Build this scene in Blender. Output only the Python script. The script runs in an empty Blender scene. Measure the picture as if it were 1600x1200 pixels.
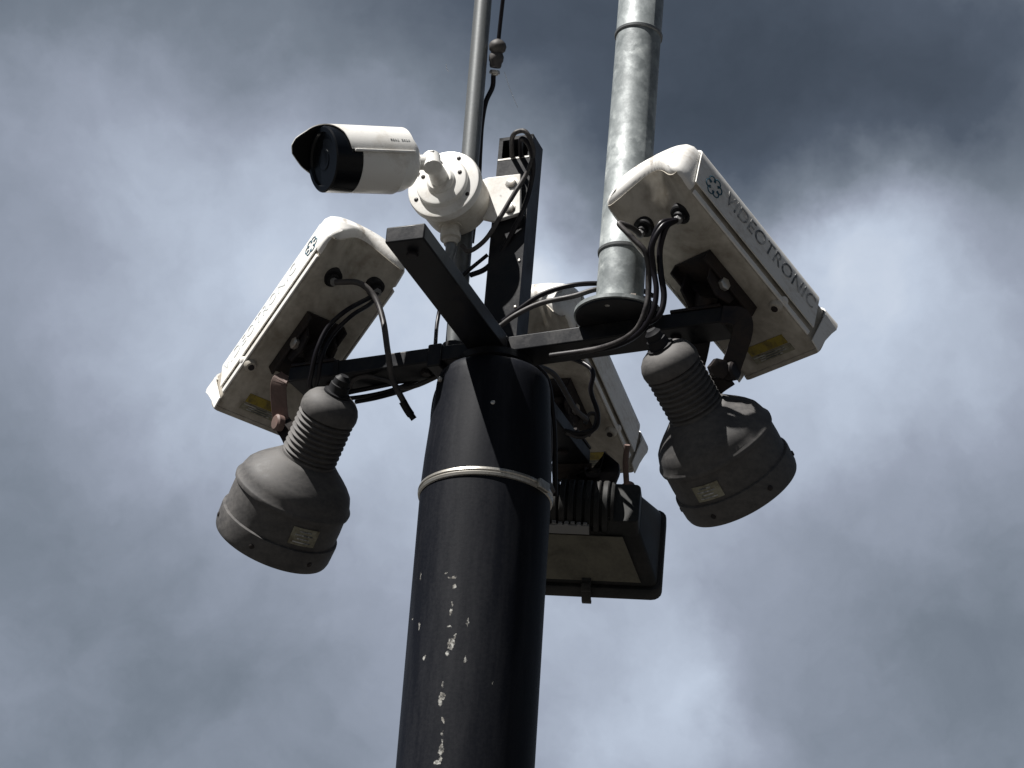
import bpy, bmesh, math, random
from mathutils import Vector as V, Matrix, noise
S = bpy.context.scene
COL = S.collection
rad = math.radians

# ------------------------------------------------------------------ camera
# lengths below are in "u" (1 u = 1.5 mm); the origin of u space is the point the camera looks at
K = 0.0015
TH, RHO, FP = rad(26), 0.070, 3500.0
F = V((0, math.cos(TH), math.sin(TH))); UP0 = V((0, -math.sin(TH), math.cos(TH))); R0 = V((1, 0, 0))
RT = R0 * math.cos(RHO) + UP0 * math.sin(RHO)
UT = -R0 * math.sin(RHO) + UP0 * math.cos(RHO)
CU = -FP * F
Z0 = 1.6 + FP * K * math.sin(TH)
def W(p): return V(p) * K + V((0, 0, Z0))
cam = bpy.data.cameras.new("camera"); co = bpy.data.objects.new("camera", cam); COL.objects.link(co)
cam.sensor_width = 36; cam.lens = 36 * FP / 1600; cam.clip_start = 0.05; cam.clip_end = 5000
m = Matrix((RT, UT, -F)).transposed().to_4x4(); m.translation = W(CU); co.matrix_world = m
S.camera = co

def ray(x, y): return (x - 800) / FP * RT - (y - 600) / FP * UT + F
def at(x, y, dep): return CU + ray(x, y) * (FP + dep)          # measured point at a distance along the view axis
def onplane(x, y, n, p0):
    d = ray(x, y); return CU + d * ((V(p0) - CU).dot(n) / d.dot(n))

# ------------------------------------------------------------------ light
SAZ, SEL = rad(55), rad(57)
sdir = V((math.sin(SAZ) * math.cos(SEL), math.cos(SAZ) * math.cos(SEL), -math.sin(SEL)))
sun = bpy.data.lights.new("sun", 'SUN'); so = bpy.data.objects.new("sun", sun); COL.objects.link(so)
sun.energy = 5.0; sun.angle = rad(0.5); sun.color = (1.0, 0.97, 0.93)
so.rotation_euler = (-sdir).to_track_quat('Z', 'Y').to_euler(); so.location = (-6, -6, 14)
S.view_settings.view_transform = 'Standard'; S.view_settings.look = 'None'
S.view_settings.exposure = 0.62; S.view_settings.gamma = 1.0

class NT:
    def __init__(s, t): s.t = t; s.n = t.nodes; s.l = t.links
    def node(s, ty, **k):
        n = s.n.new(ty)
        for a, b in k.items(): setattr(n, a, b)
        return n
    def put(s, sock, v):
        if isinstance(v, bpy.types.NodeSocket): s.l.new(v, sock)
        elif v is not None: sock.default_value = v
    def math(s, op, a, b=None, c=None, clamp=False):
        n = s.node('ShaderNodeMath', operation=op, use_clamp=clamp)
        s.put(n.inputs[0], a)
        if b is not None: s.put(n.inputs[1], b)
        if c is not None: s.put(n.inputs[2], c)
        return n.outputs[0]
    def vmath(s, op, a, b=None, scale=None):
        n = s.node('ShaderNodeVectorMath', operation=op)
        s.put(n.inputs[0], a)
        if b is not None: s.put(n.inputs[1], b)
        if scale is not None: s.put(n.inputs[3], scale)
        return n.outputs['Value'] if op in ('LENGTH', 'DISTANCE', 'DOT_PRODUCT') else n.outputs[0]
    def noise(s, vec, scale, detail=4, rough=.55, dist=0, color=False):
        n = s.node('ShaderNodeTexNoise'); s.put(n.inputs['Vector'], vec)
        n.inputs['Scale'].default_value = scale; n.inputs['Detail'].default_value = detail
        n.inputs['Roughness'].default_value = rough; n.inputs['Distortion'].default_value = dist
        return n.outputs['Color' if color else 0]
    def ramp(s, fac, stops, interp='LINEAR'):
        n = s.node('ShaderNodeValToRGB'); s.put(n.inputs[0], fac); r = n.color_ramp; r.interpolation = interp
        while len(r.elements) < len(stops): r.elements.new(0.5)
        for e, (p, c) in zip(r.elements, stops):
            e.position = p; e.color = (c, c, c, 1) if isinstance(c, (int, float)) else (*c, 1)
        return n.outputs[0]
    def mix(s, fac, a, b):
        n = s.node('ShaderNodeMix', data_type='RGBA'); s.put(n.inputs[0], fac)
        for i, v in ((6, a), (7, b)):
            if isinstance(v, tuple): v = (*v[:3], 1)
            s.put(n.inputs[i], v)
        return n.outputs[2]

def srgb(r, g, b):
    return tuple(((c / 255) / 12.92 if c / 255 <= .04045 else ((c / 255 + .055) / 1.055) ** 2.4) for c in (r, g, b))

# ------------------------------------------------------------------ sky: broken storm cloud over a physical sky
world = bpy.data.worlds.new("World"); S.world = world; world.use_nodes = True
w = NT(world.node_tree); w.n.clear()
tc = w.node('ShaderNodeTexCoord').outputs['Generated']
sky = w.node('ShaderNodeTexSky', sky_type='NISHITA'); sky.sun_disc = False
sky.sun_elevation = SEL; sky.sun_rotation = math.atan2(-sdir.x, -sdir.y)
warp = w.noise(tc, 5.0, 3, .5, 0, True)
wv = w.vmath('SUBTRACT', warp, (0.5, 0.5, 0.5))
wv2 = w.vmath('SUBTRACT', w.noise(tc, 16.0, 5, .6, 0, True), (0.5, 0.5, 0.5))
dirw = w.vmath('ADD', w.vmath('ADD', tc, w.vmath('SCALE', wv, scale=0.08)), w.vmath('SCALE', wv2, scale=0.055))
val = w.math('MULTIPLY_ADD', w.noise(tc, 3.0, 2, .5), 0.24, -0.10)     # unseen sky behind and overhead made dark to cut fill light
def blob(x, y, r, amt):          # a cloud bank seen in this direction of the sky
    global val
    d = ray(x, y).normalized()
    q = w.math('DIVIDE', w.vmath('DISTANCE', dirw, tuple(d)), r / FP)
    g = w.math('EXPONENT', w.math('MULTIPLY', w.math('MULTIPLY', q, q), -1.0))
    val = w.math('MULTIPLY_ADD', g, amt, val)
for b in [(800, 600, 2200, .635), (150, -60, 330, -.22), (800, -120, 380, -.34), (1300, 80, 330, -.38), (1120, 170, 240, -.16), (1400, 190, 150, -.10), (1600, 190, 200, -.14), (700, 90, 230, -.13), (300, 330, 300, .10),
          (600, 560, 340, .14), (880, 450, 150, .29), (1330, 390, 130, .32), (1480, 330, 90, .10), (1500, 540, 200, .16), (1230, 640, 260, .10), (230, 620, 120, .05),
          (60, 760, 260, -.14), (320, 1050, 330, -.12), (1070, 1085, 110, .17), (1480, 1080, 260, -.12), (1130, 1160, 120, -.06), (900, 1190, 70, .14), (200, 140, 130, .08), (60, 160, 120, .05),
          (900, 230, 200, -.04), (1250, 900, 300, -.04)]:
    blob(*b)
n1 = w.noise(dirw, 9.0, 5, .48, .2); n2 = w.noise(dirw, 26.0, 8, .56, .1)
val = w.math('ADD', val, w.math('MULTIPLY_ADD', n1, 0.27, -0.135))
val = w.math('ADD', val, w.math('MULTIPLY_ADD', n2, 0.15, -0.075))
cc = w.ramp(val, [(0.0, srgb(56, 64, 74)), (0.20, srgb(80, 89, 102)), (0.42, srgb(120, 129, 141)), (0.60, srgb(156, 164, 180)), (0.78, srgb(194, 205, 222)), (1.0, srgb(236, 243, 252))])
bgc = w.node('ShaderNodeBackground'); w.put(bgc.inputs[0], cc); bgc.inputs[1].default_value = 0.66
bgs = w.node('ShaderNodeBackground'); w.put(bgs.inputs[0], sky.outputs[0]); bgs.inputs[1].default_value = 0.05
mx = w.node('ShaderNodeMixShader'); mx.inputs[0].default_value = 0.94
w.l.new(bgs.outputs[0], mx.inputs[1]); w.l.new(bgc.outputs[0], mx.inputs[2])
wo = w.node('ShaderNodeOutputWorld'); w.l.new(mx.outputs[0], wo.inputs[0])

# ------------------------------------------------------------------ materials
MAT = {}
def mat(name, base, rough=.5, metal=0.0, f=None):
    mm = bpy.data.materials.new(name); mm.use_nodes = True
    t = NT(mm.node_tree); p = mm.node_tree.nodes['Principled BSDF']
    p.inputs['Base Color'].default_value = (*base, 1); p.inputs['Roughness'].default_value = rough; p.inputs['Metallic'].default_value = metal
    if max(base) < .05: p.inputs['Specular IOR Level'].default_value = .28
    if f: f(t, p, t.node('ShaderNodeTexCoord').outputs['Object'])
    MAT[name] = mm; return mm
def bump(t, p, h, dist=.001, st=.4):
    b = t.node('ShaderNodeBump'); b.inputs['Strength'].default_value = st; b.inputs['Distance'].default_value = dist
    t.put(b.inputs['Height'], h); t.l.new(b.outputs[0], p.inputs['Normal'])
def grime(clean, dirt, sc=9, lo=.40, hi=.72, fine=70, rough=(.35, .7), streak=None, bst=.25):
    def f(t, p, o):
        n = t.noise(o, sc, 6, .6, .5)
        if streak:
            mp = t.node('ShaderNodeMapping'); t.put(mp.inputs['Vector'], o); mp.inputs['Scale'].default_value = streak
            n = t.math('ADD', t.math('MULTIPLY', n, .55), t.math('MULTIPLY', t.noise(mp.outputs[0], 9, 4, .6), .45))
        fi = t.noise(o, fine, 4, .6)
        k = t.ramp(t.math('MULTIPLY_ADD', fi, .3, t.math('SUBTRACT', n, .15)), [(lo, 0.0), (hi, 1.0)])
        t.put(p.inputs['Base Color'], t.mix(k, clean, dirt))
        t.put(p.inputs['Roughness'], t.math('MULTIPLY_ADD', k, rough[1] - rough[0], rough[0]))
        bump(t, p, fi, .0006, bst)
    return f
mat('white_paint', (.7, .7, .68), .4, 0, grime((.84, .83, .80), (.42, .36, .29), 7, .48, .86, 90, (.38, .7), (14, 4, 14)))
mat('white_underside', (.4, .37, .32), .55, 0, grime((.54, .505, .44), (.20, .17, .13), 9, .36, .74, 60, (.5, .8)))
mat('white_camera', (.78, .78, .76), .35, 0, grime((.83, .82, .79), (.48, .43, .36), 10, .48, .86, 120, (.3, .5)))
mat('white_shade_dirty', (.6, .57, .52), .5, 0, grime((.60, .57, .51), (.30, .25, .19), 9, .44, .80, 110, (.4, .65)))  # darker base paints in the shade on drum and gland; blotches are dirt
mat('black_paint', (.02, .02, .025), .45, 0, grime((.009, .010, .013), (.034, .032, .032), 11, .46, .82, 130, (.38, .65)))
mat('dark_steel', (.03, .028, .028), .55, 0, grime((.016, .014, .016), (.050, .037, .030), 16, .42, .75, 120, (.45, .75)))
mat('lamp_grey', (.1, .095, .09), .7, 0, grime((.058, .056, .056), (.155, .147, .140), 6, .40, .80, 110, (.6, .85), (3, 3, 8), .3))
mat('lamp_black', (.03, .03, .032), .6, 0, grime((.017, .018, .018), (.060, .056, .052), 10, .42, .8, 150, (.5, .75)))
mat('olive_panel', (.2, .18, .12), .6, 0, grime((.15, .14, .105), (.07, .065, .05), 11, .4, .75, 120, (.5, .8)))
mat('cable_black', (.008, .007, .010), .36)
mat('cable_worn', (.07, .062, .062), .5, 0, grime((.018, .016, .018), (.085, .078, .075), 14, .35, .7, 160, (.4, .7)))
mat('rubber', (.012, .012, .014), .6)
mat('glass_black', (.004, .005, .007), .25)
mat('bolt_metal', (.55, .54, .52), .38, .75, grime((.6, .59, .56), (.3, .22, .16), 30, .45, .8, 200, (.35, .6)))
mat('red_oxide', (.16, .10, .085), .7, 0, grime((.17, .11, .095), (.09, .065, .055), 18, .4, .75, 150, (.6, .8)))
mat('band_metal', (.5, .49, .45), .35, .8, grime((.62, .60, .55), (.22, .19, .15), 9, .42, .75, 120, (.3, .6), (40, 40, 2)))
mat('sticker_yellow', (.36, .27, .02), .6, 0, grime((.34, .26, .03), (.13, .10, .035), 40, .42, .72, 200, (.5, .7)))
mat('sticker_pale', (.32, .31, .27), .6, 0, grime((.30, .29, .22), (.13, .11, .07), 45, .40, .70, 200, (.5, .7)))
mat('print_dark', (.035, .04, .045), .6, 0, grime((.10, .11, .12), (.54, .54, .53), 24, .42, .56, 120, (.5, .6)))
mat('print_sunlit', (.60, .63, .64), .6)  # left-flank lettering coloured pale, as if washed out by the sun
mat('print_blue', (.03, .10, .15), .6)
mat('hood_shade', (.004, .004, .005), .6)
mat('web_white', (.8, .8, .8), .5)
mat('paint_grey', (.22, .22, .22), .5)

def f_cap(t, p, o):
    grime((.84, .83, .80), (.42, .36, .29), 7, .48, .86, 90, (.38, .7), (14, 4, 14))(t, p, o)
    col = p.inputs['Base Color'].links[0].from_socket
    q = t.vmath('ADD', o, t.vmath('SCALE', t.vmath('SUBTRACT', t.noise(o, 30, 5, .65, 0, True), (.5, .5, .5)), scale=.05))
    m_ = None
    for (x, z, a_, b_) in ((-3, 78, 7, 26), (20, 84, 4, 16), (-34, 70, 5, 14), (48, 60, 6, 12)):     # run-off stains over the cap
        d = t.vmath('MULTIPLY', t.vmath('SUBTRACT', q, (x * K, 0, z * K)), (1 / (a_ * K), 0, 1 / (b_ * K))); L = t.vmath('LENGTH', d)
        m_ = L if m_ is None else t.math('MINIMUM', m_, L)
    k = t.math('MULTIPLY', t.ramp(m_, [(.25, .75), (1.0, 0.0)]), t.ramp(t.noise(o, 110, 4, .7), [(.35, .3), (.6, 1.)]))
    t.put(p.inputs['Base Color'], t.mix(k, col, (.22, .16, .10)))
mat('cap_paint', (.8, .79, .76), .45, 0, f_cap)
def f_galv(t, p, o):
    vo = t.node('ShaderNodeTexVoronoi'); t.put(vo.inputs['Vector'], t.vmath('ADD', o, t.vmath('SCALE', t.noise(o, 20, 4, .6, 0, True), scale=.12))); vo.inputs['Scale'].default_value = 26; vo.feature = 'SMOOTH_F1'; vo.inputs['Smoothness'].default_value = .6
    sp = t.node('ShaderNodeSeparateColor'); t.put(sp.inputs[0], vo.outputs['Color'])
    n = t.noise(o, 16, 6, .65, .6); m2 = t.noise(o, 48, 4, .6)
    k = t.math('ADD', t.math('MULTIPLY', sp.outputs[0], .30), t.math('ADD', t.math('MULTIPLY', n, .9), t.math('MULTIPLY_ADD', m2, .35, -.32)))
    t.put(p.inputs['Base Color'], t.ramp(k, [(.30, (.17, .19, .195)), (.48, (.26, .285, .29)), (.62, (.36, .39, .39)), (.80, (.60, .63, .62))]))
    t.put(p.inputs['Roughness'], t.math('MULTIPLY_ADD', k, -.15, .6)); bump(t, p, m2, .0015, .5)
mat('galvanised', (.4, .42, .42), .5, .15, f_galv)
mat('dull_steel', (.2, .2, .2), .45, .4, grime((.20, .21, .215), (.10, .105, .105), 9, .4, .75, 120, (.35, .6), (12, 12, 1.5)))

def f_ground(t, p, o):
    n = t.noise(o, 1.2, 6, .6); g = t.noise(o, 90, 3, .6)
    t.put(p.inputs['Base Color'], t.mix(t.math('MULTIPLY_ADD', g, .5, t.math('MULTIPLY', n, .5)), (.030, .029, .028), (.060, .057, .053)))
    bump(t, p, g, .004, .5)
mat('asphalt', (.05, .05, .05), .9, 0, f_ground)

# ------------------------------------------------------------------ mesh helpers
class MB:
    def __init__(s): s.v = []; s.f = []; s.sm = []
    def add(s, vs, fs, smooth=False):
        o = len(s.v); s.v += [V(p) for p in vs]
        for f in fs: s.f.append([i + o for i in f]); s.sm.append(smooth)
        return s
    def box(s, c, sz, ax=None):
        c = V(c); X, Y, Z = ax if ax else (V((1, 0, 0)), V((0, 1, 0)), V((0, 0, 1)))
        vs = [c + X * (i * sz[0] / 2) + Y * (j * sz[1] / 2) + Z * (k * sz[2] / 2) for k in (-1, 1) for j in (-1, 1) for i in (-1, 1)]
        return s.add(vs, [(0, 2, 3, 1), (4, 5, 7, 6), (0, 1, 5, 4), (2, 6, 7, 3), (0, 4, 6, 2), (1, 3, 7, 5)])
    def lathe(s, prof, o=(0, 0, 0), ax=(0, 0, 1), n=64, closed=False):
        """prof: (distance along axis, radius)"""
        o = V(o); a = V(ax).normalized(); q = a.to_track_quat('Z', 'Y'); X = q @ V((1, 0, 0)); Y = q @ V((0, 1, 0))
        vs = []; fs = []
        for (h, r) in prof:
            for i in range(n):
                t = 2 * math.pi * i / n; vs.append(o + a * h + (X * math.cos(t) + Y * math.sin(t)) * r)
        m_ = len(prof)
        for j in range(m_ - (0 if closed else 1)):
            for i in range(n):
                j2 = (j + 1) % m_; fs.append((j * n + i, j * n + (i + 1) % n, j2 * n + (i + 1) % n, j2 * n + i))
        if not closed:
            if prof[0][1] > .01: fs.append(tuple(range(n - 1, -1, -1)))
            if prof[-1][1] > .01: fs.append(tuple((m_ - 1) * n + i for i in range(n)))
        return s.add(vs, fs, True)
    def cyl(s, p0, p1, r, n=24, r1=None):
        p0 = V(p0); p1 = V(p1); L = (p1 - p0).length
        return s.lathe([(0, r), (L, r if r1 is None else r1)], p0, p1 - p0, n)
    def tube(s, pts, r, n=12, res=8, flat=None):
        P = spline(pts, res); N = len(P); vs = []; fs = []; up = None
        for i, p in enumerate(P):
            t = (P[min(i + 1, N - 1)] - P[max(i - 1, 0)]).normalized()
            if up is None: up = t.orthogonal().normalized()
            up = (up - t * up.dot(t)).normalized(); b = t.cross(up)
            rr = r(i / (N - 1)) if callable(r) else r
            for k in range(n):
                a = 2 * math.pi * k / n; vs.append(p + up * (math.cos(a) * rr) + b * (math.sin(a) * rr))
        for i in range(N - 1):
            for k in range(n): fs.append((i * n + k, i * n + (k + 1) % n, (i + 1) * n + (k + 1) % n, (i + 1) * n + k))
        fs.append(tuple(range(n - 1, -1, -1))); fs.append(tuple((N - 1) * n + k for k in range(n)))
        return s.add(vs, fs, True)
    def strip(s, pts, wd, th, wdir, res=6):
        """flat bar bent along pts; wdir = direction of its width"""
        P = spline(pts, res); wdir = V(wdir).normalized(); vs = []; fs = []; N = len(P)
        for i, p in enumerate(P):
            t = (P[min(i + 1, N - 1)] - P[max(i - 1, 0)]).normalized(); wv_ = (wdir - t * wdir.dot(t)).normalized(); nn = t.cross(wv_)
            for a, b in ((-1, -1), (1, -1), (1, 1), (-1, 1)): vs.append(p + wv_ * (a * wd / 2) + nn * (b * th / 2))
        for i in range(N - 1):
            for k in range(4): fs.append((i * 4 + k, i * 4 + (k + 1) % 4, i * 4 + 4 + (k + 1) % 4, i * 4 + 4 + k))
        fs.append((3, 2, 1, 0)); fs.append(tuple((N - 1) * 4 + k for k in range(4)))
        return s.add(vs, fs)
    def prism(s, poly, o, X, Y, Z, th):
        """polygon in the X,Y plane, extruded by th along Z (centred)"""
        n = len(poly); o = V(o)
        vs = [o + X * x + Y * y + Z * (k * th / 2) for k in (-1, 1) for (x, y) in poly]
        return s.add(vs, [tuple(range(n - 1, -1, -1)), tuple(range(n, 2 * n))] + [(i, (i + 1) % n, n + (i + 1) % n, n + i) for i in range(n)])
    def loft(s, secs, cap=True, smooth=True):
        n = len(secs[0]); vs = [p for q in secs for p in q]; fs = []
        for j in range(len(secs) - 1):
            for i in range(n): fs.append((j * n + i, j * n + (i + 1) % n, (j + 1) * n + (i + 1) % n, (j + 1) * n + i))
        if cap: fs += [tuple(range(n - 1, -1, -1)), tuple((len(secs) - 1) * n + i for i in range(n))]
        return s.add(vs, fs, smooth)
    def build(s, name, mt, parent=None, bevel=0, origin=None, angle=35, recalc=True):
        me = bpy.data.meshes.new(name)
        o = V(origin) if origin is not None else V((0, 0, 0))
        me.from_pydata([tuple((p - o) * K) for p in s.v], [], s.f)
        bm = bmesh.new(); bm.from_mesh(me)
        if recalc: bmesh.ops.recalc_face_normals(bm, faces=bm.faces)
        bm.to_mesh(me); bm.free()
        for p in me.polygons: p.use_smooth = True
        me.set_sharp_from_angle(angle=rad(angle))
        me.materials.append(MAT[mt]); ob = bpy.data.objects.new(name, me); COL.objects.link(ob)
        if bevel:
            b = ob.modifiers.new('bevel', 'BEVEL'); b.width = bevel * K; b.segments = 3; b.limit_method = 'ANGLE'; b.angle_limit = rad(40); b.harden_normals = False
        if parent is not None: ob.parent = parent
        return ob

def spline(pts, res=8):
    P = [V(p) for p in pts]
    if len(P) == 2: return [P[0].lerp(P[1], i / 4) for i in range(5)]
    out = []
    for i in range(len(P) - 1):
        p0 = P[i - 1] if i else P[0] * 2 - P[1]; p3 = P[i + 2] if i + 2 < len(P) else P[-1] * 2 - P[-2]; p1, p2 = P[i], P[i + 1]
        for k in range(res):
            t = k / res; out.append(.5 * ((2 * p1) + (p2 - p0) * t + (2 * p0 - 5 * p1 + 4 * p2 - p3) * t * t + (3 * p1 - p0 - 3 * p2 + p3) * t ** 3))
    out.append(P[-1]); return out

def tag(o, label, cat, group=None, kind=None):
    o['label'] = label; o['category'] = cat
    if group: o['group'] = group
    if kind: o['kind'] = kind
    return o
class Thing:
    """an Empty at the thing's base; parts are children given in u space (o = its origin) or in its own axes"""
    def __init__(s, name, label, cat, o, axes=None, group=None):
        s.o = V(o); s.e = bpy.data.objects.new(name, None); COL.objects.link(s.e); s.e.empty_display_size = .05
        mm = Matrix.Identity(4)
        if axes: mm = Matrix(axes).transposed().to_4x4()
        mm.translation = W(s.o); s.e.matrix_world = mm
        s.local = axes is not None; tag(s.e, label, cat, group)
    def part(s, mb, name, mt, bevel=0, parent=None, angle=35, label=None):
        ob = mb.build(name, mt, s.e if parent is None else parent, bevel, (0, 0, 0) if s.local else s.o, angle)
        if label: ob['label'] = label
        return ob
def single(mb, name, mt, label, cat, origin, group=None, bevel=0):
    ob = mb.build(name, mt, None, bevel, origin); ob.location = W(origin); return tag(ob, label, cat, group)

X1, Y1, Z1 = V((1, 0, 0)), V((0, 1, 0)), V((0, 0, 1))
# ------------------------------------------------------------------ ground
g = MB().add([(-3e5, -3e5, 0), (3e5, -3e5, 0), (3e5, 3e5, 0), (-3e5, 3e5, 0)], [(0, 1, 2, 3)]).build('ground', 'asphalt'); g['kind'] = 'structure'

# ------------------------------------------------------------------ frame directions
HUB = V((-28.4, 0, 48.8))
pa, pb = rad(25), rad(21)
A = V((math.cos(pa), -math.sin(pa), 0)); Ab = V((-math.sin(pa), -math.cos(pa), 0))      # along the long arm, its viewer side
B = V((-math.sin(pb), -math.cos(pb), 0)); Ba = V((math.cos(pb), -math.sin(pb), 0))      # along the arm that comes forward, its right side

# ------------------------------------------------------------------ main pole
ZB = -Z0 / K
CHIPS = [(709, 917, 4.5, 4), (706, 902, 9, 1.6), (696, 896, 4, 1.5), (703.7, 956, 3.5, 6), (706, 943, 1.5, 4), (701.7, 980, 4, 2), (705, 1004, 7, 8), (698, 1021.5, 4, 4), (711, 995, 2, 6),
         (727, 1031, 3, 5), (663, 1027, 3, 3), (690.5, 1087, 6, 7), (688, 1097, 4, 6), (692.5, 1125, 3, 5), (690, 1146, 2, 4), (688.5, 1172, 5, 8), (683, 1191, 6, 4),
         (656.7, 902, 2, 6), (655, 979, 1.5, 7), (769.5, 1067, 1.2, 3), (645, 968, 3, 1.5), (731, 972, 1.2, 9), (692, 1070, 3, 5), (690, 1160, 2, 5), (704, 1012, 5, 4), (689, 1185, 4, 4)]
def cylhit(x, y, rr):
    d = ray(x, y); p = CU - HUB; a_ = d.x ** 2 + d.y ** 2; b_ = 2 * (p.x * d.x + p.y * d.y); c_ = p.x ** 2 + p.y ** 2 - rr * rr
    D = b_ * b_ - 4 * a_ * c_
    return CU + d * ((-b_ - math.sqrt(D)) / (2 * a_)) if D > 0 else None
def f_pole(t, p, o):
    sx = t.node('ShaderNodeSeparateXYZ'); t.put(sx.inputs[0], o)
    ang = t.math('ARCTAN2', sx.outputs[0], t.math('MULTIPLY', sx.outputs[1], -1.0))
    cb = t.node('ShaderNodeCombineXYZ'); t.put(cb.inputs[0], t.math('MULTIPLY', ang, 100 * K)); t.put(cb.inputs[1], sx.outputs[2])
    wp = t.vmath('SUBTRACT', t.noise(o, 60, 5, .7, 0, True), (.5, .5, .5))
    q = t.vmath('ADD', cb.outputs[0], t.vmath('SCALE', wp, scale=.022))
    mn = None
    for (x, y, a_, b_) in CHIPS:
        h = cylhit(x, y, 100)
        if h is None: continue
        an = math.atan2(h.x - HUB.x, -(h.y - HUB.y)); z = (h.z - ZB) * K
        d = t.vmath('SUBTRACT', q, (an * 100 * K, z, 0)); d = t.vmath('MULTIPLY', d, (1 / (a_ * .8 * K), 1 / (b_ * 1.0 * K), 0)); L = t.vmath('LENGTH', d)
        mn = L if mn is None else t.math('MINIMUM', mn, L)
    chip = t.ramp(mn, [(.80, 1.0), (1.0, 0.0)])
    chip = t.math('MULTIPLY', chip, t.ramp(t.noise(o, 140, 4, .7), [(.40, 0.15), (.56, 1.0)]))
    mp = t.node('ShaderNodeMapping'); t.put(mp.inputs['Vector'], o); mp.inputs['Scale'].default_value = (10, 10, 1.2)
    st = t.noise(mp.outputs[0], 2.2, 6, .65); fi = t.noise(o, 130, 4, .6)
    base = t.mix(t.ramp(t.math('MULTIPLY_ADD', fi, .2, t.math('SUBTRACT', st, .1)), [(.42, 0.), (.70, 1.)]), (.0048, .0058, .0095), (.016, .017, .021))
    t.put(p.inputs['Base Color'], t.mix(chip, base, t.mix(t.ramp(t.noise(o, 90, 3, .6), [(.4, 0.), (.62, 1.)]), (.50, .50, .47), (.20, .19, .17))))
    p.inputs['Specular IOR Level'].default_value = .16; t.put(p.inputs['Roughness'], t.math('MULTIPLY_ADD', fi, .22, .42)); bump(t, p, t.math('MULTIPLY_ADD', st, .6, t.math('MULTIPLY', fi, .4)), .0015, .25)
mat('pole_paint', (.02, .02, .03), .4, 0, f_pole)
base = V((HUB.x, HUB.y, ZB))
pole = Thing('camera_pole', 'thick round black steel pole with chipped paint and a metal strap near its top', 'pole', base)
zb = -195.0
pole.part(MB().lathe([(0, 100), (zb - ZB - 2, 100)], base, Z1, 128), 'shaft', 'pole_paint')
capm = MB().lathe([(0, 100.6), (60, 98), (120, 94), (165, 90.5), (187, 89), (199, 86), (206, 80), (209, 70), (210, 50), (210, 0)], (HUB.x, HUB.y, zb - 3), Z1, 128)
pole.part(capm, 'tapered_head', 'pole_paint')
bd = pole.part(MB().lathe([(-7, 100), (-6, 102.5), (-2, 103.5), (0, 102), (2, 103.5), (6, 102.5), (7, 100)], (HUB.x, HUB.y, zb), Z1, 128, closed=True), 'strap', 'band_metal')
h = cylhit(770, 629, 93.5); rd = V((h.x - HUB.x, h.y - HUB.y, 0)).normalized()
pole.part(MB().lathe([(0, 3.6), (2, 3.4), (3.2, 1.8), (3.4, 0)], h - rd * 1.0, rd, 16), 'rivet', 'bolt_metal')
h = cylhit(688, 593, 93.5); rd = V((h.x - HUB.x, h.y - HUB.y, 0)).normalized()
pole.part(MB().lathe([(0, 4.2), (3, 4.2), (5, 2.6), (5.3, 0)], h - rd * 1.0, rd, 16), 'rivet', 'bolt_metal')
an_ = rad(35); rb_ = V((math.cos(an_), -math.sin(an_), 0))
pole.part(MB().box(V((HUB.x, HUB.y, zb)) + rb_ * 105, (7, 26, 15), (rb_, rb_.cross(Z1), Z1)), 'buckle', 'band_metal', 1.5, parent=bd)
# bare cable bundle clipped down the far right side of the head
# ------------------------------------------------------------------ cross frame
fr = Thing('cross_frame', 'black box section cross bolted on the pole head with one upright post', 'frame', HUB)
def arm(dirv, side, l0, l1, th=26, wd=60, dz=0):
    c = HUB + dirv * ((l0 + l1) / 2) + Z1 * dz
    mb = MB(); # hollow-ended box section
    mb.box(c, (l1 - l0, wd, th), (dirv, side, Z1)); return mb
fr.part(MB().box(HUB, (66, 66, 27), (A, Ab, Z1)), 'hub', 'black_paint', 2)
fr.part(arm(-A, Ab, 33, 355), 'arm', 'black_paint', 2.2)
fr.part(arm(A, Ab, 33, 383), 'arm', 'black_paint', 2.2)
fb = fr.part(arm(B, Ba, 36, 388, dz=2), 'arm', 'black_paint', 2.2)
fr.part(arm(-B, Ba, 36, 400, dz=-1), 'arm', 'black_paint', 2.2)
# end cap seams and underside bolt heads
for dv, sd, l in ((A, Ab, 300), (A, Ab, 170), (-A, Ab, 290), (-A, Ab, 120), (B, Ba, 355), (-B, Ba, 340)):
    p = HUB + dv * l - Z1 * 13
    fr.part(MB().lathe([(0, 9), (5, 9), (6, 7.5), (6, 0)], p, -Z1, 6), 'bolt', 'dark_steel', .6)
fr.part(MB().lathe([(-24, 0), (-24, 58), (-13, 58), (-13, 0)], HUB, Z1, 48), 'base_plate', 'black_paint')
fr.part(MB().box(HUB - A * 92 + Ab * 3 - Z1 * 3, (24, 62, 40), (A, Ab, Z1)), 'clamp_block', 'black_paint', 3)
fr.part(MB().box(HUB - A * 268 + Ab * 1, (9, 61.4, 27.6), (A, Ab, Z1)), 'cable_strap', 'rubber', 1)
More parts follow.
